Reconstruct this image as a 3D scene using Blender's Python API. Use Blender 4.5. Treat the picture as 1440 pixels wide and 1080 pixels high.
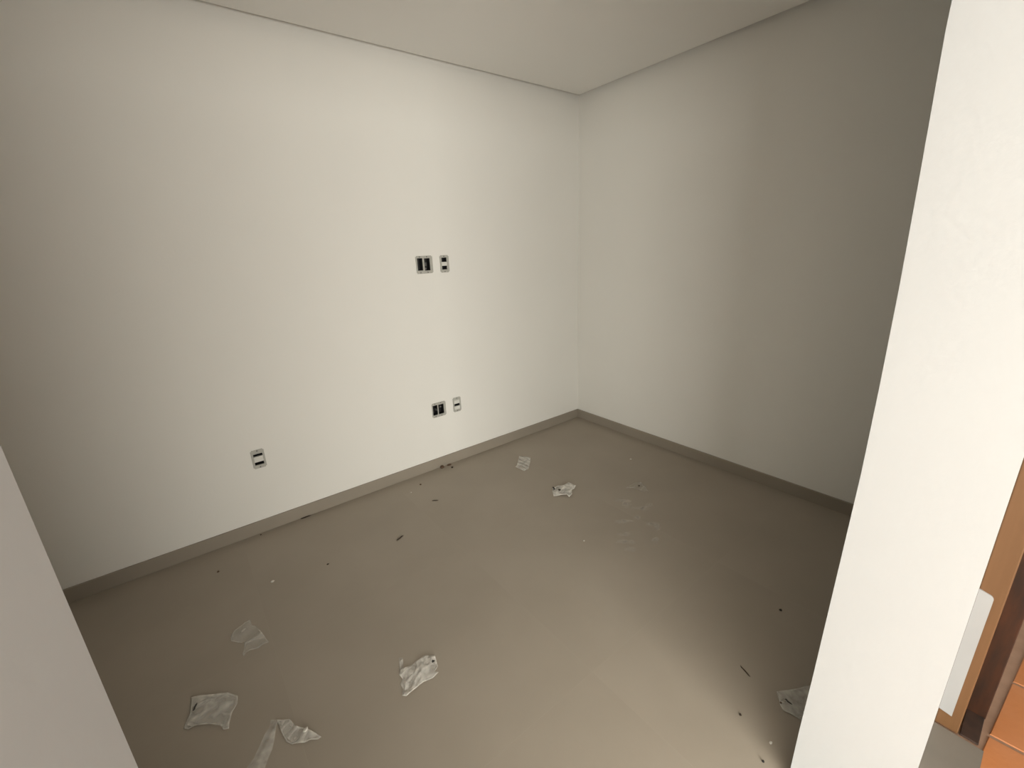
import bpy, bmesh, math, random
from mathutils import Vector, Matrix, noise

S = bpy.context.scene
COL = S.collection
for o in list(bpy.data.objects):
    bpy.data.objects.remove(o)

# ------------------------------------------------------------------ camera
CX, CY, CZ = -2.74378, -2.62227, 1.5
cam = bpy.data.objects.new('camera', bpy.data.cameras.new('camera'))
COL.objects.link(cam)
RT = Vector((0.7875442802, -0.6148825315, -0.0411519030))
UP = Vector((0.2127233246, 0.2085694705, 0.9545928782))
FW = Vector((0.5783794549, 0.7605381308, -0.2950575499))
M = Matrix((RT, UP, -FW)).transposed().to_4x4()
M.translation = (CX, CY, CZ)
cam.matrix_world = M
cam.data.sensor_width = 36.0
cam.data.lens = 608.88 / 1440 * 36.0
cam.data.clip_start = 0.02
cam.data.clip_end = 100
S.camera = cam

# ------------------------------------------------------------------ world, lights, exposure
S.view_settings.view_transform = 'Standard'
S.view_settings.look = 'None'
S.view_settings.gamma = 1
S.view_settings.use_curve_mapping = False
S.view_settings.exposure = 0.0
W = bpy.data.worlds.new('overcast'); S.world = W; W.use_nodes = True
bg = W.node_tree.nodes['Background']
bg.inputs[0].default_value = (1.0, 0.95, 0.86, 1); bg.inputs[1].default_value = 0.15


def area(name, loc, target, sx, sy, power, color):
    l = bpy.data.lights.new(name, 'AREA'); l.shape = 'RECTANGLE'; l.size = sx; l.size_y = sy
    l.energy = power; l.color = color
    o = bpy.data.objects.new(name, l); COL.objects.link(o); o.location = loc
    o.rotation_euler = (Vector(target) - Vector(loc)).to_track_quat('-Z', 'Y').to_euler()
    return o


# daylight coming through the hall's glazed opening and through the open doorway at its side
area('window_daylight', (-4.15, -5.38, 1.06), (-4.15, 0, 1.06), 4.3, 1.52, 348, (1.0, 0.98, 0.90))
area('doorway_daylight', (-0.70, -3.14, 1.05), (-5, -3.14, 1.0), 0.7, 1.9, 0.5, (1.0, 0.93, 0.84))

# ------------------------------------------------------------------ helpers
def node_mat(name):
    m = bpy.data.materials.new(name); m.use_nodes = True
    nt = m.node_tree
    return m, nt, nt.nodes['Principled BSDF']


def mat(name, c1, c2=None, scale=6.0, rough=0.6, bump=0.0, bscale=150.0, stretch=(1, 1, 1), detail=4.0, spec=0.5):
    m, nt, p = node_mat(name)
    p.inputs['Roughness'].default_value = rough
    p.inputs['Specular IOR Level'].default_value = spec
    tc = nt.nodes.new('ShaderNodeTexCoord')
    mp = nt.nodes.new('ShaderNodeMapping'); mp.inputs['Scale'].default_value = stretch
    nt.links.new(tc.outputs['Object'], mp.inputs[0])
    n = nt.nodes.new('ShaderNodeTexNoise'); n.inputs['Scale'].default_value = scale; n.inputs['Detail'].default_value = detail
    nt.links.new(mp.outputs[0], n.inputs['Vector'])
    r = nt.nodes.new('ShaderNodeValToRGB')
    r.color_ramp.elements[0].position = 0.3; r.color_ramp.elements[1].position = 0.7
    r.color_ramp.elements[0].color = (*c1, 1); r.color_ramp.elements[1].color = (*(c2 or c1), 1)
    nt.links.new(n.outputs[0], r.inputs[0]); nt.links.new(r.outputs[0], p.inputs['Base Color'])
    if bump:
        b = nt.nodes.new('ShaderNodeTexNoise'); b.inputs['Scale'].default_value = bscale; b.inputs['Detail'].default_value = 3
        nt.links.new(mp.outputs[0], b.inputs['Vector'])
        bn = nt.nodes.new('ShaderNodeBump'); bn.inputs['Strength'].default_value = bump; bn.inputs['Distance'].default_value = 0.002
        nt.links.new(b.outputs[0], bn.inputs['Height']); nt.links.new(bn.outputs[0], p.inputs['Normal'])
    return m


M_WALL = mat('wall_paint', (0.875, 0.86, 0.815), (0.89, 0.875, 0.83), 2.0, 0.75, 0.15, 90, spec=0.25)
M_PART = mat('partition_paint_dimmed', (0.53, 0.54, 0.545), (0.545, 0.555, 0.56), 2.0, 0.8, 0.15, 90, spec=0.2)  # white wall colour darkened to offset the strong light on the jambs
M_CEIL = mat('ceiling_plaster', (0.86, 0.845, 0.81), (0.875, 0.86, 0.825), 2.0, 0.85, 0.1, 60, spec=0.2)
M_TILE = mat('grey_porcelain_tile', (0.375, 0.328, 0.268), (0.41, 0.360, 0.297), 2.2, 0.58, 0.05, 40, spec=0.3)
XH_ = -1.10
M_TILE_DIM = mat('grey_tile_dimmed', (0.165, 0.146, 0.122), (0.19, 0.168, 0.142), 6.0, 0.5, 0.05, 60, spec=0.35)  # grey floor colour darkened, the doorway's shade put into the colour
M_SKIRT = mat('grey_porcelain_skirting', (0.318, 0.279, 0.228), (0.342, 0.30, 0.247), 3.0, 0.4, spec=0.45)
M_JOINT = mat('tile_joint_grey', (0.405, 0.357, 0.295), (0.425, 0.375, 0.31), 10, 0.9)
M_TERRA = mat('terracotta', (0.43, 0.155, 0.045), (0.47, 0.19, 0.075), 5.0, 0.55, 0.25, 60)
M_GROUT = mat('terracotta_grout', (0.27, 0.165, 0.11), (0.32, 0.20, 0.135), 20, 0.9)
M_TAN = mat('light_brown_wood', (0.13, 0.062, 0.022), (0.16, 0.078, 0.03), 5.0, 0.55, 0.1, 60, stretch=(6, 6, 0.5))
M_DARK = mat('dark_brown_wood', (0.012, 0.0065, 0.004), (0.055, 0.017, 0.005), 7.0, 0.5, 0.2, 60, stretch=(5, 5, 0.8))
M_FOOT = mat('near_black_wood', (0.018, 0.010, 0.007), (0.045, 0.022, 0.014), 30.0, 0.7)  # near-black brown for the low foot block
M_WHITEP = mat('pale_plastic', (0.33, 0.335, 0.335), (0.36, 0.365, 0.365), 4, 0.5)
M_FRAME = mat('outlet_frame_plastic', (0.44, 0.435, 0.395), (0.50, 0.49, 0.445), 40, 0.45)
M_MODULE = mat('outlet_module_plastic', (0.74, 0.73, 0.68), (0.76, 0.75, 0.70), 20, 0.35)
M_BLACK = mat('black_plastic', (0.010, 0.010, 0.010), (0.018, 0.017, 0.016), 20, 0.5)
M_STEEL = mat('screw_steel', (0.10, 0.10, 0.095), (0.16, 0.16, 0.15), 30, 0.4)
M_SLIVER = mat('dark_debris', (0.030, 0.020, 0.013), (0.06, 0.04, 0.025), 60, 0.8)
M_BROWN = mat('brown_crumb', (0.10, 0.060, 0.038), (0.16, 0.10, 0.065), 60, 0.9)
M_PLASTER = mat('white_plaster', (0.66, 0.63, 0.57), (0.72, 0.69, 0.63), 60, 0.9)
M_ALU = mat('window_aluminium', (0.72, 0.71, 0.69), (0.75, 0.74, 0.72), 3, 0.4)


def plastic(name, a0, a1, scale, col=(0.80, 0.77, 0.71)):
    """clear film, whiter where it is folded double or sealed ('fold' attribute) than where it lies single"""
    m, nt, p = node_mat(name)
    p.inputs['Base Color'].default_value = (*col, 1)
    p.inputs['Roughness'].default_value = 0.32
    at = nt.nodes.new('ShaderNodeAttribute'); at.attribute_name = 'fold'
    tc = nt.nodes.new('ShaderNodeTexCoord')
    n = nt.nodes.new('ShaderNodeTexNoise'); n.inputs['Scale'].default_value = scale; n.inputs['Detail'].default_value = 2
    nt.links.new(tc.outputs['Object'], n.inputs['Vector'])
    r = nt.nodes.new('ShaderNodeMapRange')
    r.inputs['From Min'].default_value = 0.3; r.inputs['From Max'].default_value = 0.7
    r.inputs['To Min'].default_value = 0.55; r.inputs['To Max'].default_value = 1.25
    nt.links.new(n.outputs[0], r.inputs['Value'])
    f = nt.nodes.new('ShaderNodeMapRange')
    f.inputs['To Min'].default_value = a0; f.inputs['To Max'].default_value = a1
    nt.links.new(at.outputs['Fac'], f.inputs['Value'])
    x = nt.nodes.new('ShaderNodeMath'); x.operation = 'MULTIPLY'; x.use_clamp = True
    nt.links.new(f.outputs[0], x.inputs[0]); nt.links.new(r.outputs[0], x.inputs[1])
    nt.links.new(x.outputs[0], p.inputs['Alpha'])
    return m


M_DUST, _nt, _p = node_mat('plaster_dust')
_p.inputs['Base Color'].default_value = (0.78, 0.73, 0.66, 1); _p.inputs['Roughness'].default_value = 0.95
_tc = _nt.nodes.new('ShaderNodeTexCoord'); _n = _nt.nodes.new('ShaderNodeTexNoise')
_n.inputs['Scale'].default_value = 60; _n.inputs['Detail'].default_value = 3
_nt.links.new(_tc.outputs['Object'], _n.inputs['Vector'])
_r = _nt.nodes.new('ShaderNodeMapRange')
_r.inputs['From Min'].default_value = 0.42; _r.inputs['From Max'].default_value = 0.72
_r.inputs['To Min'].default_value = 0.32; _r.inputs['To Max'].default_value = 0.80
_nt.links.new(_n.outputs[0], _r.inputs['Value'])
_at = _nt.nodes.new('ShaderNodeAttribute'); _at.attribute_name = 'fold'
_x = _nt.nodes.new('ShaderNodeMath'); _x.operation = 'MULTIPLY'
_nt.links.new(_r.outputs[0], _x.inputs[0]); _nt.links.new(_at.outputs['Fac'], _x.inputs[1]); _nt.links.new(_x.outputs[0], _p.inputs['Alpha'])


def link(name, bm, m, parent=None, smooth=False, loc=None):
    me = bpy.data.meshes.new(name)
    bmesh.ops.recalc_face_normals(bm, faces=bm.faces)
    bm.to_mesh(me); bm.free(); me.materials.append(m)
    if smooth:
        for f in me.polygons: f.use_smooth = True
    o = bpy.data.objects.new(name, me); COL.objects.link(o)
    if loc: o.location = loc
    if parent: o.parent = parent
    return o


def empty(name, loc=(0, 0, 0)):
    o = bpy.data.objects.new(name, None); COL.objects.link(o); o.location = loc
    o.empty_display_size = 0.05
    return o


def tag(o, label=None, cat=None, group=None, kind=None):
    if label: o['label'] = label
    if cat: o['category'] = cat
    if group: o['group'] = group
    if kind: o['kind'] = kind
    return o


def box(bm, x0, x1, y0, y1, z0, z1, bevel=0.0):
    g = bmesh.ops.create_cube(bm, size=1.0)
    for v in g['verts']:
        v.co = Vector(((x0 + x1) / 2 + v.co.x * (x1 - x0), (y0 + y1) / 2 + v.co.y * (y1 - y0), (z0 + z1) / 2 + v.co.z * (z1 - z0)))
    if bevel:
        es = {e for v in g['verts'] for e in v.link_edges}
        bmesh.ops.bevel(bm, geom=list(es), offset=bevel, segments=2, affect='EDGES', profile=0.5)
    return bm


def struct(name, bm, m, parent=None, label=None):
    o = link(name, bm, m, parent)
    if parent is None: tag(o, label, kind='structure')
    return o


# ------------------------------------------------------------------ the room
H = 2.570                    # underside of the plasterboard ceiling
HT = 2.67                    # top of the shadow gap
XL = -4.35                   # far left wall
YI, YO = -2.404, -2.6235     # inner and outer face of the partition the doorway is cut in
JL, JR = -2.8010, -1.6300    # doorway jambs

OUTLETS = [  # x0, x1, z0, z1 of support frames ; list of openings
    dict(x=(-1.474, -1.357), z=(1.379, 1.489), holes=[(-1.465, -1.428, 1.399, 1.475), (-1.416, -1.376, 1.397, 1.473)]),
    dict(x=(-1.302, -1.236), z=(1.377, 1.487), holes=[(-1.290, -1.252, 1.396, 1.472)]),
    dict(x=(-1.466, -1.357), z=(0.389, 0.495), holes=[(-1.460, -1.423, 0.406, 0.479), (-1.416, -1.373, 0.406, 0.477)]),
    dict(x=(-1.296, -1.231), z=(0.388, 0.497), holes=[(-1.286, -1.242, 0.404, 0.478)]),
    dict(x=(-2.582, -2.516), z=(0.392, 0.502), holes=[(-2.571, -2.526, 0.412, 0.478)]),
]


def back_wall():
    """wall in the plane y=0 with a real recess behind every outlet opening"""
    holes = [h for o in OUTLETS for h in o['holes']]
    xs = sorted({XL, 0.0} | {v for h in holes for v in h[:2]})
    zs = sorted({0.0, HT} | {v for h in holes for v in h[2:]})
    bm = bmesh.new(); V = {}
    def v(x, z):
        if (x, z) not in V: V[(x, z)] = bm.verts.new((x, 0, z))
        return V[(x, z)]
    for i in range(len(xs) - 1):
        for j in range(len(zs) - 1):
            mx, mz = (xs[i] + xs[i + 1]) / 2, (zs[j] + zs[j + 1]) / 2
            if any(h[0] < mx < h[1] and h[2] < mz < h[3] for h in holes): continue
            bm.faces.new((v(xs[i], zs[j]), v(xs[i + 1], zs[j]), v(xs[i + 1], zs[j + 1]), v(xs[i], zs[j + 1])))
    # body behind (thickness), in front-open shell form
    e = [ed for ed in bm.edges if len(ed.link_faces) == 1]
    r = bmesh.ops.extrude_edge_only(bm, edges=e)
    for g in r['geom']:
        if isinstance(g, bmesh.types.BMVert): g.co.y += 0.15
    b = [bm.verts.new(c) for c in ((XL, 0.15, 0), (0, 0.15, 0), (0, 0.15, HT), (XL, 0.15, HT))]
    bm.faces.new(b)
    return bm


struct('wall_back', back_wall(), M_WALL, label='white painted back wall carrying the five open outlets')
struct('wall_right', box(bmesh.new(), 0, 0.15, YO, 0.15, 0, HT), M_WALL, label='plain white side wall meeting the outlet wall in the far corner')
struct('wall_left', box(bmesh.new(), XL - 0.15, XL, YO, 0.15, 0, HT), M_WALL, label='plain white wall at the end hidden behind the jamb')

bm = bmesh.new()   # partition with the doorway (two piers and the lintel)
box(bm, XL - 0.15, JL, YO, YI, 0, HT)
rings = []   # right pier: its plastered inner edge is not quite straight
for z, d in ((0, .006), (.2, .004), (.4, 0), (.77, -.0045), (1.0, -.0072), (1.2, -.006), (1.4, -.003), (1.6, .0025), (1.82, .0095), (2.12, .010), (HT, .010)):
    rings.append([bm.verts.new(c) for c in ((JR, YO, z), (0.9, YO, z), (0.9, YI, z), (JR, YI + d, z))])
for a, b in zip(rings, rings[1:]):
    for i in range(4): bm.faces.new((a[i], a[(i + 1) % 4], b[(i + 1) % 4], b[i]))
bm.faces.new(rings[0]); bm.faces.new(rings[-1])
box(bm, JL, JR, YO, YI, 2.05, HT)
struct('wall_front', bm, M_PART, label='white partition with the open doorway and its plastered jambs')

# ceiling: plasterboard panel kept off the walls by a shadow gap, slab above it
G = 0.062
bm = bmesh.new()
box(bm, XL + G, -G, YI + G, -G, H, HT)
box(bm, XL - 0.15, 0.15, YO, 0.15, HT, HT + 0.12)
struct('ceiling', bm, M_CEIL, label='flat plasterboard ceiling with a narrow shadow gap along the walls')

# grey porcelain floor: mortar bed and tiles of 90 cm with hairline joints
floor = struct('floor', box(bmesh.new(), XL - 0.15, 0.15, YO, 0.15, -0.06, -0.00015), M_JOINT, label='grey porcelain tile floor of the empty room')
P, J = 0.905, 0.0007
ys = [0, -P, -2 * P, YI]
xs = [0, -P, -2 * P, -3 * P, -4 * P, XL]
tile_cache = {}
for j in range(3):
    for i in range(5):
        x1, x0, y1, y0 = xs[i], xs[i + 1], ys[j], ys[j + 1]
        w, d = x1 - x0 - 2 * J, y1 - y0 - 2 * J
        key = (round(w, 4), round(d, 4))
        if key in tile_cache:
            o = bpy.data.objects.new('floor_tile', tile_cache[key]); COL.objects.link(o); o.parent = floor
        else:
            o = link('floor_tile', box(bmesh.new(), -w / 2, w / 2, -d / 2, d / 2, -0.0007, 0.0, 0.0), M_TILE, floor)
            tile_cache[key] = o.data
        o.location = ((x0 + x1) / 2, (y0 + y1) / 2, 0)

link('dimmed_floor_strip', box(bmesh.new(), JL + 0.001, JR - 0.001, YO + 0.001, YI - 0.001, -0.0007, 0.0004), M_TILE_DIM, floor)  # same grey floor, shade in its colour, no separate stone
link('dimmed_floor_strip', box(bmesh.new(), XL, XH_ - 0.005, -2.735, YO, -0.004, 0.0004), M_TILE_DIM, floor)
# skirting of the same tile, standing a centimetre proud with a sloped top edge
def skirting(p, q, n):
    bm = bmesh.new()
    prof = [(0, 0.0002), (0.010, 0.0002), (0.010, 0.0745), (0.0085, 0.076), (0, 0.076)]
    a = [bm.verts.new((p[0] + n[0] * u, p[1] + n[1] * u, z)) for u, z in prof]
    b = [bm.verts.new((q[0] + n[0] * u, q[1] + n[1] * u, z)) for u, z in prof]
    bm.faces.new(a); bm.faces.new(list(reversed(b)))
    for i in range(len(prof)):
        k = (i + 1) % len(prof)
        bm.faces.new((a[i], b[i], b[k], a[k]))
    return bm


struct('baseboard_back', skirting((XL, 0), (0, 0), (0, -1)), M_SKIRT, label='grey tile skirting along the outlet wall')
struct('baseboard_right', skirting((0, -0.010), (0, YI), (-1, 0)), M_SKIRT, label='grey tile skirting along the side wall')

# ------------------------------------------------------------------ hall where the camera stands
hall = struct('floor.001', box(bmesh.new(), -6.75, 2.4, -5.45, YO, -0.06, -0.004), M_GROUT, label='terracotta tiled floor outside the room')
AX = Vector((math.cos(math.radians(-4.8)), math.sin(math.radians(-4.8)), 0))
AY = Vector((math.cos(math.radians(-86)), math.sin(math.radians(-86)), 0))
O = Vector((-1.029, -2.7385, 0)); PT = 0.30; GR = 0.006
bm = bmesh.new()
cs = [AX * (GR) + AY * 0.0, AX * (PT - GR) + AY * 0.0, AX * (PT - GR) + AY * (PT - 2 * GR), AX * GR + AY * (PT - 2 * GR)]
top = [bm.verts.new((c.x, c.y, 0)) for c in cs]; bot = [bm.verts.new((c.x, c.y, -0.0035)) for c in cs]
bm.faces.new(top); bm.faces.new(list(reversed(bot)))
for i in range(4): bm.faces.new((top[i], bot[i], bot[(i + 1) % 4], top[(i + 1) % 4]))
bmesh.ops.bevel(bm, geom=[e for e in bm.edges if all(v.co.z > -0.001 for v in e.verts)], offset=0.002, segments=1, affect='EDGES')
proto = link('terracotta_tile', bm, M_TERRA, hall)
rnd = random.Random(4)
first = True
for j in range(0, 4):
    for i in range(-6, 8):
        o = proto if first else proto.copy()
        if not first: COL.objects.link(o); o.parent = hall
        first = False
        o.location = O + AX * PT * i + AY * PT * j + Vector((0, 0, rnd.uniform(-0.0008, 0.0004)))

XH = -1.10       # hall side wall: the wooden door frame stands at its near end
bm = bmesh.new()
box(bm, XH + 0.02, XH + 0.17, -5.3, -5.0, 0, HT)
box(bm, XH + 0.02, XH + 0.17, -5.0, YO, 2.16, HT)
struct('wall_hall_right', bm, M_WALL, label='hall side wall with the wooden door frame')
struct('wall_hall_left', box(bmesh.new(), -6.75, -6.6, -5.3, YO, 0, HT), M_WALL, label='hall wall behind the camera on its left')
struct('ceiling.001', box(bmesh.new(), -6.75, -0.9, -5.45, YO, HT, HT + 0.12), M_CEIL, label='hall ceiling')
WX0, WX1, WZ0, WZ1 = -6.35, -1.95, 0.25, 1.88
bm = bmesh.new()
box(bm, -6.75, WX0, -5.45, -5.3, 0, HT); box(bm, WX1, XH + 0.17, -5.45, -5.3, 0, HT)
box(bm, WX0, WX1, -5.45, -5.3, 0, WZ0); box(bm, WX0, WX1, -5.45, -5.3, WZ1, HT)
struct('wall_hall_back', bm, M_WALL, label='hall wall with the big window behind the camera')
win = tag(empty('window_1', (WX0, -5.32, WZ0)), 'wide aluminium window behind the camera', kind='structure')
def rel(parent, *b):
    l = parent.location
    return box(bmesh.new(), b[0] - l.x, b[1] - l.x, b[2] - l.y, b[3] - l.y, b[4] - l.z, b[5] - l.z, b[6] if len(b) > 6 else 0)
for b in ((WX0, WX0 + .05, WZ0, WZ1), (WX1 - .05, WX1, WZ0, WZ1), (WX0 + .05, WX1 - .05, WZ0, WZ0 + .05), (WX0 + .05, WX1 - .05, WZ1 - .05, WZ1), (-4.175, -4.125, WZ0 + .05, WZ1 - .05)):
    link('window_frame', rel(win, b[0], b[1], -5.35, -5.30, b[2], b[3], 0.004), M_ALU, win)

# wooden frame of the doorway beside the bright jamb
door = tag(empty('door_1', (XH, -2.68, 0)), 'wooden door frame behind the bright jamb, with a pale strip at its foot', kind='structure')
def dpart(name, m, *b, label=None):
    o = link(name, rel(door, *b), m, door)
    if label: o['label'] = label
    return o
dpart('door_casing', M_TAN, XH, XH + 0.124, -2.677, YO - 0.0005, 0, 2.10, 0.003, label='light brown wooden casing')
dpart('door_jamb', M_DARK, XH + 0.124, XH + 0.20, -2.724, YO - 0.0005, 0, 2.10, 0.002, label='dark brown wooden jamb')
dpart('foot_block', M_FOOT, XH + 0.003, XH + 0.124, -2.722, -2.681, 0.0, 0.006, 0.0015, label='near-black block at the foot of the frame')
dpart('door_head', M_TAN, XH, XH + 0.20, -5.0, YO - 0.0005, 2.10, 2.16, 0.003)
dpart('door_jamb', M_DARK, XH, XH + 0.20, -5.0, -4.95, 0, 2.10, 0.003)
# white strip with one rounded top corner
bm = bmesh.new()
pts = [(YO - 0.001, 0.062), (-2.6545, 0.056), (-2.6560, 0.496)]
for k in range(6):
    a = k / 5 * math.pi / 2
    pts.append((-2.6560 + 0.012 * (1 - math.cos(a)), 0.503 + 0.014 * math.sin(a)))
pts.append((YO - 0.001, 0.523))
f = [bm.verts.new((-0.0045, y - door.location.y, z)) for y, z in pts]
b = [bm.verts.new((-0.0002, y - door.location.y, z)) for y, z in pts]
bm.faces.new(f); bm.faces.new(list(reversed(b)))
for i in range(len(pts)):
    bm.faces.new((f[i], b[i], b[(i + 1) % len(pts)], f[(i + 1) % len(pts)]))
o = link('cover_strip', bm, M_WHITEP, door); o['label'] = 'pale strip with a rounded top corner'

# ------------------------------------------------------------------ outlets (support frames without cover plates)
def plate_mesh(w, h, holes, t=0.0045, r=0.006):
    """frame plate in local x,z with rectangular openings; front at y=-t, back at y=0"""
    xs = sorted({-w / 2, w / 2} | {v for q in holes for v in q[:2]})
    zs = sorted({-h / 2, h / 2} | {v for q in holes for v in q[2:]})
    bm = bmesh.new(); V = {}
    def v(x, z):
        if (x, z) not in V: V[(x, z)] = bm.verts.new((x, -t, z))
        return V[(x, z)]
    for i in range(len(xs) - 1):
        for j in range(len(zs) - 1):
            mx, mz = (xs[i] + xs[i + 1]) / 2, (zs[j] + zs[j + 1]) / 2
            if any(q[0] < mx < q[1] and q[2] < mz < q[3] for q in holes): continue
            bm.faces.new((v(xs[i], zs[j]), v(xs[i + 1], zs[j]), v(xs[i + 1], zs[j + 1]), v(xs[i], zs[j + 1])))
    e = [ed for ed in bm.edges if len(ed.link_faces) == 1]
    rr = bmesh.ops.extrude_edge_only(bm, edges=e)
    for g in rr['geom']:
        if isinstance(g, bmesh.types.BMVert): g.co.y = 0.0
    outer = [ed for ed in bm.edges if abs(ed.verts[0].co.y - ed.verts[1].co.y) > t / 2 and abs(abs(ed.verts[0].co.x) - w / 2) < 1e-5 and abs(abs(ed.verts[0].co.z) - h / 2) < 1e-5]
    bmesh.ops.bevel(bm, geom=outer, offset=r, segments=3, affect='EDGES')
    return bm


def cup(bm, x0, x1, z0, z1, depth):
    """open-fronted box sunk into the wall"""
    f = [(x0, z0), (x1, z0), (x1, z1), (x0, z1)]
    a = [bm.verts.new((x, -0.0002, z)) for x, z in f]; b = [bm.verts.new((x, depth, z)) for x, z in f]
    for i in range(4):
        k = (i + 1) % 4
        bm.faces.new((a[i], a[k], b[k], b[i]))
    bm.faces.new(b)


def screw(parent, x, z, m=M_STEEL):
    bm = bmesh.new()
    bmesh.ops.create_cone(bm, cap_ends=True, segments=12, radius1=0.0036, radius2=0.003, depth=0.0024, matrix=Matrix.Translation((x, -0.0055, z)) @ Matrix.Rotation(math.pi / 2, 4, 'X'))
    return link('screw', bm, m, parent)


def outlet(idx, label, modules=(), extras=()):
    q = OUTLETS[idx]
    cx, cz = sum(q['x']) / 2, sum(q['z']) / 2
    w, h = q['x'][1] - q['x'][0], q['z'][1] - q['z'][0]
    t = tag(empty('wall_outlet', (cx, 0, cz)), label, 'outlet', 'open outlets in the white wall')
    holes = [(a - cx, b - cx, c - cz, d - cz) for a, b, c, d in q['holes']]
    link('support_frame', plate_mesh(w, h, holes), M_FRAME, t)
    for a, b, c, d in holes:
        bm = bmesh.new(); cup(bm, a + 0.0004, b - 0.0004, c + 0.0004, d - 0.0004, 0.045)
        o = link('back_box', bm, M_BLACK, t); o['label'] = 'dark empty box behind the frame'
    hx = [(a + b) / 2 for a, b, c, d in holes]
    for x in hx:
        screw(t, x, h / 2 - 0.0065); screw(t, x, -h / 2 + 0.0065)
    for a, b, c, d in modules:
        bm = box(bmesh.new(), a - cx, b - cx, -0.0056, 0.012, c - cz, d - cz, 0.0012)
        o = link('module', bm, M_MODULE, t); o['label'] = 'white snapped-in module'
    for a, b, c, d in extras:
        bm = box(bmesh.new(), a - cx, b - cx, 0.004, 0.03, c - cz, d - cz, 0.001)
        o = link('terminal', bm, M_STEEL, t); o['label'] = 'grey terminal deep in the box'
    return t


outlet(0, 'square double outlet of the upper pair, both openings black', extras=[(-1.409, -1.396, 1.425, 1.447), (-1.408, -1.399, 1.402, 1.414)])
outlet(1, 'narrow upper outlet with two black squares around a white middle', modules=[(-1.290, -1.252, 1.4195, 1.4445)])
outlet(2, 'square double outlet of the lower pair near the skirting, both openings black', extras=[(-1.400, -1.388, 0.45, 0.463), (-1.432, -1.425, 0.436, 0.448)])
outlet(3, 'narrow lower outlet with one black slot across its middle', modules=[(-1.286, -1.242, 0.4490, 0.477), (-1.286, -1.242, 0.405, 0.4300)])
outlet(4, 'lone outlet low on the left, two black slots with a white bar between', modules=[(-2.571, -2.526, 0.4295, 0.4625)])

# ------------------------------------------------------------------ litter on the floor
def densify(bm, maxlen):
    bmesh.ops.triangulate(bm, faces=bm.faces[:])
    for _ in range(7):
        es = [e for e in bm.edges if e.calc_length() > maxlen]
        if not es: break
        bmesh.ops.subdivide_edges(bm, edges=es, cuts=1)
        bmesh.ops.triangulate(bm, faces=bm.faces[:])
    bmesh.ops.beautify_fill(bm, faces=bm.faces[:], edges=bm.edges[:])


def seg_dist(p, a, b):
    d = b - a; t = max(0.0, min(1.0, (p - a).dot(d) / max(d.dot(d), 1e-12)))
    return (p - a - d * t).length


def film(pts, c, seed, amp, freq, shrink=1.0, lift=0.0008, maxlen=0.007, ang=0.0, sq=2.2, edge=0.007):
    """crumpled film: outline filled with small triangles, raised into creases"""
    bm = bmesh.new()
    ctr = Vector((sum(p[0] for p in pts) / len(pts), sum(p[1] for p in pts) / len(pts)))
    vs = [bm.verts.new((ctr.x + (x - ctr.x) * shrink - c[0], ctr.y + (y - ctr.y) * shrink - c[1], 0)) for x, y in pts]
    bm.faces.new(vs); densify(bm, maxlen)
    ca, sa = math.cos(ang), math.sin(ang)
    lay = bm.verts.layers.float.new('fold')
    P2 = [Vector((x - c[0], y - c[1])) for x, y in pts]
    for v in bm.verts:
        q2 = v.co.to_2d()
        dist = min(seg_dist(q2, P2[i - 1], P2[i]) for i in range(len(P2)))
        u, w = (v.co.x * ca + v.co.y * sa) / sq, (-v.co.x * sa + v.co.y * ca)
        p = Vector((u * freq + seed * 7.1, w * freq - seed * 3.3, seed))
        r1 = 1 - abs(noise.noise(p)) * 2.2
        r2 = 1 - abs(noise.noise(p * 2.3 + Vector((5, 2, 1)))) * 2.2
        ridge = max(0.0, 0.65 * r1 + 0.35 * r2)
        v[lay] = min(1.0, 0.75 * max(0.0, 1 - dist / (edge * (0.6 + 0.8 * abs(noise.noise(p * 1.5))))) + 0.8 * ridge ** 3)
        v.co.z = lift + amp * ridge + 0.1 * amp * abs(noise.noise(p * 5))
    return bm


def wrapper(name, label, cat, pts, m, seed, amp, freq, ang=0.0, layers=1, maxlen=0.007, group='plastic wrappers dropped on the floor', sq=2.2):
    c = (sum(p[0] for p in pts) / len(pts), sum(p[1] for p in pts) / len(pts))
    o = link(name, film(pts, c, seed, amp, freq, ang=ang, maxlen=maxlen, sq=sq), m, loc=(c[0], c[1], 0), smooth=True)
    s = o.modifiers.new('thickness', 'SOLIDIFY'); s.thickness = 0.0003
    tag(o, label, cat, group)
    for k in range(1, layers):
        q = link('inner_fold', film(pts, c, seed + k * 1.7, amp * 1.25, freq * 1.2, 0.86, 0.0016, ang=ang + 0.5, maxlen=maxlen), m, o, smooth=True)
    return o


P_CLEAR = plastic('clear_film', 0.24, 0.85, 34)
P_FAINT = plastic('thin_clear_film', 0.20, 0.52, 30)
P_VFAINT = plastic('barely_visible_film', 0.04, 0.30, 40)
P_WHITE = plastic('whitish_film', 0.36, 1.0, 40, (0.86, 0.83, 0.77))
P_STRIP = plastic('whitish_strip', 0.42, 0.62, 30)

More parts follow.
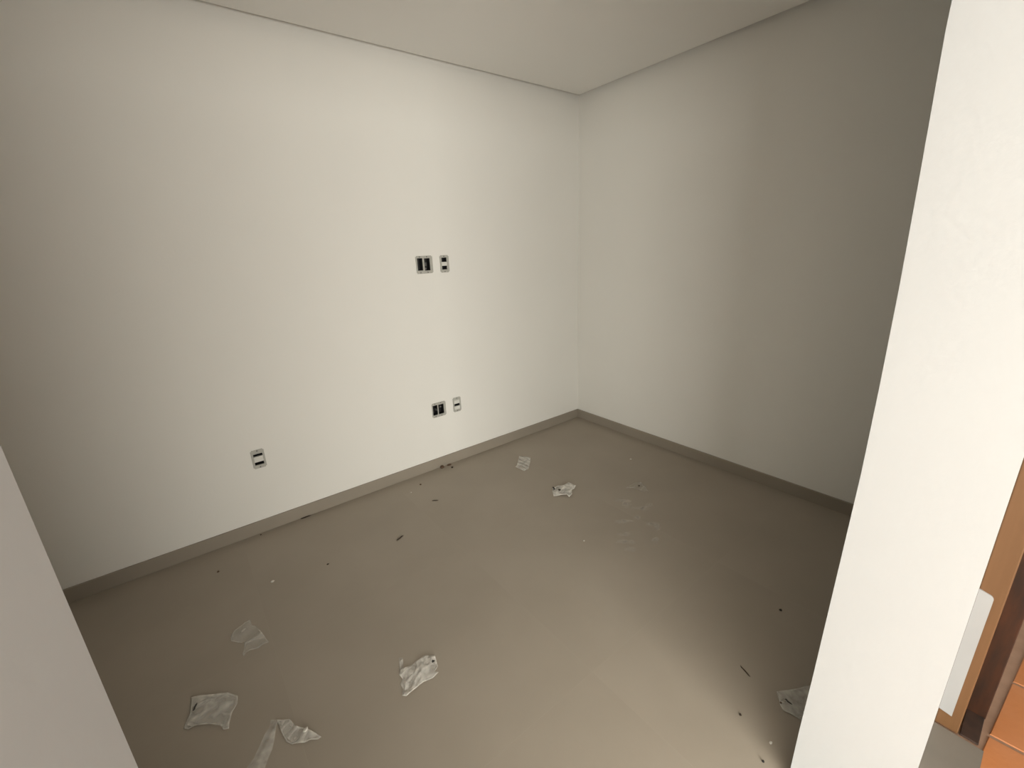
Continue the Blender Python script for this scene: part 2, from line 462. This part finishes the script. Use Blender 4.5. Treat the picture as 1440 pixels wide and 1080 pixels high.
E_ = [(-2.298, -1.347), (-2.265, -1.349), (-2.229, -1.373), (-2.238, -1.405), (-2.242, -1.423), (-2.262, -1.434), (-2.252, -1.446), (-2.279, -1.45), (-2.313, -1.443), (-2.349, -1.451), (-2.37, -1.453), (-2.386, -1.455), (-2.398, -1.445), (-2.383, -1.42), (-2.383, -1.393), (-2.368, -1.383), (-2.372, -1.359), (-2.359, -1.345), (-2.323, -1.354)]
w = wrapper('plastic_wrapper', 'brightest crumpled clear wrapper, in the middle of the near floor', 'wrapper', E_, P_WHITE, 1, 0.008, 20, ang=0.0, layers=2)
c = w.location
ES = [(-2.342, -1.29), (-2.33, -1.301), (-2.346, -1.342), (-2.361, -1.352), (-2.361, -1.344)]
q = link('torn_strip', film(ES, (c.x, c.y), 3, 0.004, 20), P_STRIP, w, smooth=True)
F_ = [(-2.992, -0.955), (-2.962, -0.971), (-2.921, -1.0), (-2.886, -1.02), (-2.859, -1.06), (-2.864, -1.089), (-2.881, -1.112), (-2.894, -1.146), (-2.898, -1.17), (-2.914, -1.162), (-2.917, -1.142), (-2.95, -1.109), (-2.989, -1.085), (-3.007, -1.084), (-3.019, -1.07), (-3.011, -1.049), (-2.998, -1.021)]
wrapper('plastic_wrapper', 'four-cornered clear wrapper lying nearest the left jamb', 'wrapper', F_, P_CLEAR, 2, 0.006, 14, ang=-0.6, layers=2)
G_ = [(-2.766, -1.243), (-2.729, -1.272), (-2.721, -1.304), (-2.699, -1.334), (-2.675, -1.37), (-2.661, -1.398), (-2.672, -1.4), (-2.691, -1.388), (-2.709, -1.386), (-2.742, -1.363), (-2.755, -1.34), (-2.76, -1.311), (-2.763, -1.272)]
w = wrapper('plastic_wrapper', 'torn clear bag with a long whitish strip hanging off it', 'wrapper', G_, P_CLEAR, 5, 0.007, 14, ang=0.3, layers=2)
c = w.location
GS = [(-2.781, -1.229), (-2.759, -1.248), (-2.771, -1.268), (-2.784, -1.308), (-2.796, -1.338), (-2.809, -1.356), (-2.825, -1.384), (-2.835, -1.402), (-2.886, -1.369), (-2.87, -1.347), (-2.847, -1.329), (-2.825, -1.298), (-2.807, -1.27), (-2.789, -1.253)]
q = link('torn_strip', film(GS, (c.x, c.y), 6, 0.005, 12, ang=0.9, sq=4), P_STRIP, w, smooth=True); q['label'] = 'long whitish strip torn from the bag'
D_ = [(-2.77, -0.692), (-2.769, -0.735), (-2.759, -0.74), (-2.746, -0.779), (-2.735, -0.833), (-2.727, -0.875), (-2.746, -0.868), (-2.766, -0.877), (-2.792, -0.865), (-2.81, -0.867), (-2.817, -0.883), (-2.821, -0.866), (-2.812, -0.846), (-2.806, -0.809), (-2.824, -0.796), (-2.849, -0.767), (-2.848, -0.741), (-2.835, -0.71), (-2.813, -0.704), (-2.791, -0.694)]
wrapper('plastic_wrapper', 'faint flat piece of clear film with a pointed corner', 'wrapper', D_, P_FAINT, 9, 0.005, 12, ang=0.4)
A_ = [(-0.913, -0.265), (-0.863, -0.339), (-0.9, -0.383), (-0.986, -0.464), (-1.03, -0.471), (-1.044, -0.387), (-1.001, -0.353)]
wrapper('plastic_wrapper', 'small squarish pleated wrapper nearest the far corner of the room', 'wrapper', A_, P_WHITE, 11, 0.006, 24, ang=-1.44, sq=6, maxlen=0.010)
B_ = [(-1.04, -0.774), (-1.007, -0.779), (-0.964, -0.802), (-0.917, -0.799), (-0.912, -0.859), (-0.945, -0.875), (-0.964, -0.872), (-1.009, -0.917), (-1.04, -0.922), (-1.034, -0.895), (-1.062, -0.875), (-1.105, -0.85), (-1.077, -0.809)]
wrapper('plastic_wrapper', 'ragged bright wrapper just in front of the squarish pleated one', 'wrapper', B_, P_WHITE, 13, 0.010, 15, ang=-0.6, layers=2, maxlen=0.009)
C_ = [(-0.69, -1.089), (-0.627, -1.081), (-0.562, -1.08), (-0.574, -1.129), (-0.593, -1.169), (-0.624, -1.211), (-0.651, -1.173), (-0.666, -1.118)]
wrapper('plastic_wrapper', 'barely visible film beside the smears of plaster dust', 'wrapper', C_, P_VFAINT, 17, 0.010, 14, ang=0.2, maxlen=0.010)
H_ = [(-1.425, -2.297), (-1.383, -2.3), (-1.331, -2.337), (-1.311, -2.361), (-1.38, -2.384), (-1.421, -2.357), (-1.428, -2.35), (-1.424, -2.328), (-1.428, -2.308)]
wrapper('plastic_wrapper', 'clear wrapper half hidden behind the bright jamb', 'wrapper', [(-1.425, -2.297), (-1.383, -2.268), (-1.331, -2.300), (-1.22, -2.36), (-1.25, -2.425), (-1.36, -2.425), (-1.42, -2.385), (-1.424, -2.335), (-1.434, -2.308)], P_STRIP, 19, 0.006, 10, ang=0.2)


def sliver(name, label, cat, p, q, wd, m, z=0.0, h=None, group=None):
    """thin splintered stick from p to q"""
    p, q = Vector((*p, 0)), Vector((*q, 0)); c = (p + q) / 2; d = (q - p); L = d.length; d.normalize(); n = Vector((-d.y, d.x, 0))
    h = h or wd * 0.8; bm = bmesh.new(); rings = []
    rr = random.Random(hash(label) % 1000 if False else len(label))
    for k, (t, s) in enumerate(((-0.5, 0.35), (-0.38, 0.9), (-0.05, 1.0), (0.3, 0.85), (0.5, 0.25))):
        o = n * rr.uniform(-0.25, 0.25) * wd
        ring = []
        for a in range(6):
            an = a / 6 * math.tau
            ring.append(bm.verts.new(d * L * t + o + n * math.cos(an) * wd / 2 * s + Vector((0, 0, h / 2 + math.sin(an) * h / 2 * s))))
        rings.append(ring)
    for a, b in zip(rings, rings[1:]):
        for i in range(6): bm.faces.new((a[i], a[(i + 1) % 6], b[(i + 1) % 6], b[i]))
    bm.faces.new(rings[0]); bm.faces.new(list(reversed(rings[-1])))
    o = link(name, bm, m, loc=(c.x, c.y, z + 0.0002))
    return tag(o, label, cat, group)


def crumb(name, label, cat, p, r, m, z=0.0, group=None, flat=0.6, el=1.0, ang=0.0):
    bm = bmesh.new(); bmesh.ops.create_icosphere(bm, subdivisions=2, radius=1.0)
    sd = len(label) * 0.37 + p[0] * 3
    ca, sa = math.cos(ang), math.sin(ang)
    for v in bm.verts:
        k = 1 + 0.45 * noise.noise(v.co * 1.4 + Vector((sd, sd * 2, 0)))
        x, y = v.co.x * k * r * el, v.co.y * k * r
        v.co = Vector((x * ca - y * sa, x * sa + y * ca, max(-0.8, v.co.z * k) * r * flat))
    zm = min(v.co.z for v in bm.verts)
    for v in bm.verts: v.co.z -= zm
    return tag(link(name, bm, m, loc=(p[0], p[1], z + 0.0002)), label, cat, group)


GS_, GC, GW = 'dark splinters on the floor', 'dark crumbs on the floor', 'white crumbs on the floor'
sliver('wood_splinter', 'long dark splinter on the floor near the bright jamb', 'splinter', (-1.377, -2.142), (-1.395, -2.185), 0.0045, M_SLIVER, group=GS_)
sliver('wood_splinter', 'dark splinter lying out on the floor below the lower outlet pair', 'splinter', (-2.050, -0.602), (-2.003, -0.584), 0.0075, M_SLIVER, group=GS_)
sliver('wood_splinter', 'short thin splinter between the skirting and the middle of the floor', 'splinter', (-1.712, -0.373), (-1.677, -0.395), 0.0055, M_SLIVER, group=GS_)
sliver('wood_splinter', 'dark splinter lying right against the skirting', 'splinter', (-2.410, -0.018), (-2.350, -0.020), 0.0075, M_SLIVER, group=GS_)
crumb('dirt_crumb', 'broad brown smudge of dirt at the foot of the skirting', 'crumb', (-1.442, -0.027), 0.014, M_BROWN, group=GC, flat=0.7, el=1.1)
crumb('dirt_crumb', 'long brown crumb beside the broad smudge at the skirting', 'crumb', (-1.385, -0.026), 0.010, M_BROWN, group=GC, flat=0.5, el=1.7)
crumb('dirt_crumb', 'small dark crumb just in front of the long brown one', 'crumb', (-1.387, -0.075), 0.0085, M_SLIVER, group=GC)
crumb('dirt_crumb', 'small brown crumb between the white crumb and the skirting', 'crumb', (-1.675, -0.140), 0.0065, M_BROWN, group=GC)
crumb('dirt_crumb', 'lone dark speck on the floor behind the faint clear film', 'crumb', (-2.400, -0.546), 0.0045, M_SLIVER, group=GC, el=1.3)
crumb('dirt_crumb', 'dark speck farthest along the floor toward the left jamb', 'crumb', (-2.850, -0.230), 0.0055, M_BROWN, group=GC)
crumb('dirt_crumb', 'tiny dark speck against the skirting below the lone outlet', 'crumb', (-2.626, -0.029), 0.0042, M_SLIVER, group=GC)
crumb('dirt_crumb', 'dark speck behind the long splinter near the bright jamb', 'crumb', (-0.996, -2.128), 0.0055, M_SLIVER, group=GC)
crumb('dirt_crumb', 'dark speck between the long splinter and the white fleck', 'crumb', (-1.553, -2.225), 0.0042, M_SLIVER, group=GC)
crumb('dirt_crumb', 'blackest round crumb, nearest the foot of the bright jamb', 'crumb', (-1.638, -2.333), 0.0038, M_BLACK, group=GC, flat=0.9)
crumb('plaster_crumb', 'tiny white crumb near the skirting below the lower outlets', 'crumb', (-1.769, -0.190), 0.0045, M_PLASTER, group=GW)
crumb('plaster_crumb', 'white crumb on the dim floor in front of the lone outlet', 'crumb', (-2.647, -0.495), 0.0072, M_PLASTER, group=GW, el=1.3)
crumb('plaster_crumb', 'white crumb nearest the plain side wall', 'crumb', (-0.343, -0.861), 0.0075, M_PLASTER, group=GW)
crumb('plaster_crumb', 'pale crumb alone in the middle of the floor', 'crumb', (-1.281, -1.274), 0.0045, M_PLASTER, group=GW)
crumb('plaster_crumb', 'pale fleck beside the blackest crumb near the bright jamb', 'crumb', (-1.566, -2.325), 0.0042, M_PLASTER, group=GW, el=1.4)
# black scraps in the wrappers
GB = 'black scraps in the wrappers'
crumb('plastic_scrap_or_glint', 'round black scrap on the brightest crumpled wrapper', 'scrap', (-2.2505, -1.4015), 0.0052, M_BLACK, z=0.013, group=GB)
sliver('plastic_scrap_or_glint', 'elongated black scrap on the four-cornered wrapper', 'scrap', (-2.989, -1.028), (-2.976, -1.001), 0.0065, M_BLACK, z=0.0095, group=GB)
sliver('plastic_scrap_or_glint', 'elongated black scrap at the tip of the ragged bright wrapper', 'scrap', (-1.040, -0.774), (-1.052, -0.808), 0.011, M_BLACK, z=0.007, group=GB)
crumb('plastic_scrap_or_glint', 'dull dark scrap inside the ragged bright wrapper', 'scrap', (-1.038, -0.835), 0.0085, M_SLIVER, z=0.013, group=GB)
crumb('plastic_scrap_or_glint', 'dark scrap on the barely visible film', 'scrap', (-0.616, -1.134), 0.0065, M_SLIVER, z=0.008, group=GB)
sliver('plastic_scrap_or_glint', 'black scrap lying on the wrapper behind the bright jamb', 'scrap', (-1.394, -2.298), (-1.398, -2.321), 0.0060, M_BLACK, z=0.009, group=GB)
crumb('plastic_scrap_or_glint', 'faint dark scrap at the tip of the wrapper behind the bright jamb', 'scrap', (-1.415, -2.294), 0.0035, M_BROWN, z=0.006, group=GB)

crumb('plastic_scrap_or_glint', 'bright white scrap caught in the torn bag with the long strip', 'scrap', (-2.696, -1.350), 0.0065, M_PLASTER, z=0.009, el=1.3, ang=0.6)  # white blob added as the highlight on the bag's film

# powdery plaster smears trodden onto the tiles: nobody could count the grains
bm = bmesh.new(); lay = bm.verts.layers.float.new('fold')
for bi, (x, y, rx, ry, a) in enumerate(((-0.816, -1.165, .055, .025, -.9), (-0.83, -1.20, .05, .035, .4), (-0.80, -1.29, .06, .028, -.7), (-0.745, -1.295, .035, .02, 0),
                          (-0.893, -1.327, .03, .022, .4), (-0.882, -1.432, .045, .026, -.8), (-0.892, -1.462, .03, .02, .5), (-1.072, -1.378, .05, .022, -.5),
                          (-1.115, -1.425, .06, .022, -.75), (-1.15, -1.475, .035, .025, -.6), (-0.985, -1.30, .06, .022, -.7), (-0.99, -1.515, .03, .02, .3))):
    rings = []
    for q in range(1, 7):
        ring = []
        for k in range(20):
            t = k / 20 * math.tau
            kk = (1 + 0.45 * noise.noise(Vector((math.cos(t) * 1.3 + x * 9, math.sin(t) * 1.3 + y * 9, 1)))) * q / 6
            u, v_ = math.cos(t) * rx * kk, math.sin(t) * ry * kk
            px, py = x + u * math.cos(a) - v_ * math.sin(a), y + u * math.sin(a) + v_ * math.cos(a)
            vv = bm.verts.new((px + 0.95, py + 1.35, 0.0004 + bi * 0.00006))
            vv[lay] = (1 - q / 6) ** 0.8 * min(1.0, max(0.15, 0.75 + 0.9 * noise.noise(Vector((px * 45, py * 45, 3)))))
            ring.append(vv)
        rings.append(ring)
    ctr = bm.verts.new((x + 0.95, y + 1.35, 0.0004 + bi * 0.00006)); ctr[lay] = 0.9
    for k in range(20):
        n = (k + 1) % 20
        bm.faces.new((rings[0][k], rings[0][n], ctr))
        for q in range(5): bm.faces.new((rings[q][k], rings[q + 1][k], rings[q + 1][n], rings[q][n]))
tag(link('plaster_dust', bm, M_DUST, loc=(-0.95, -1.35, 0)), 'pale smears of plaster dust trodden onto the grey tiles', 'dust', kind='stuff')
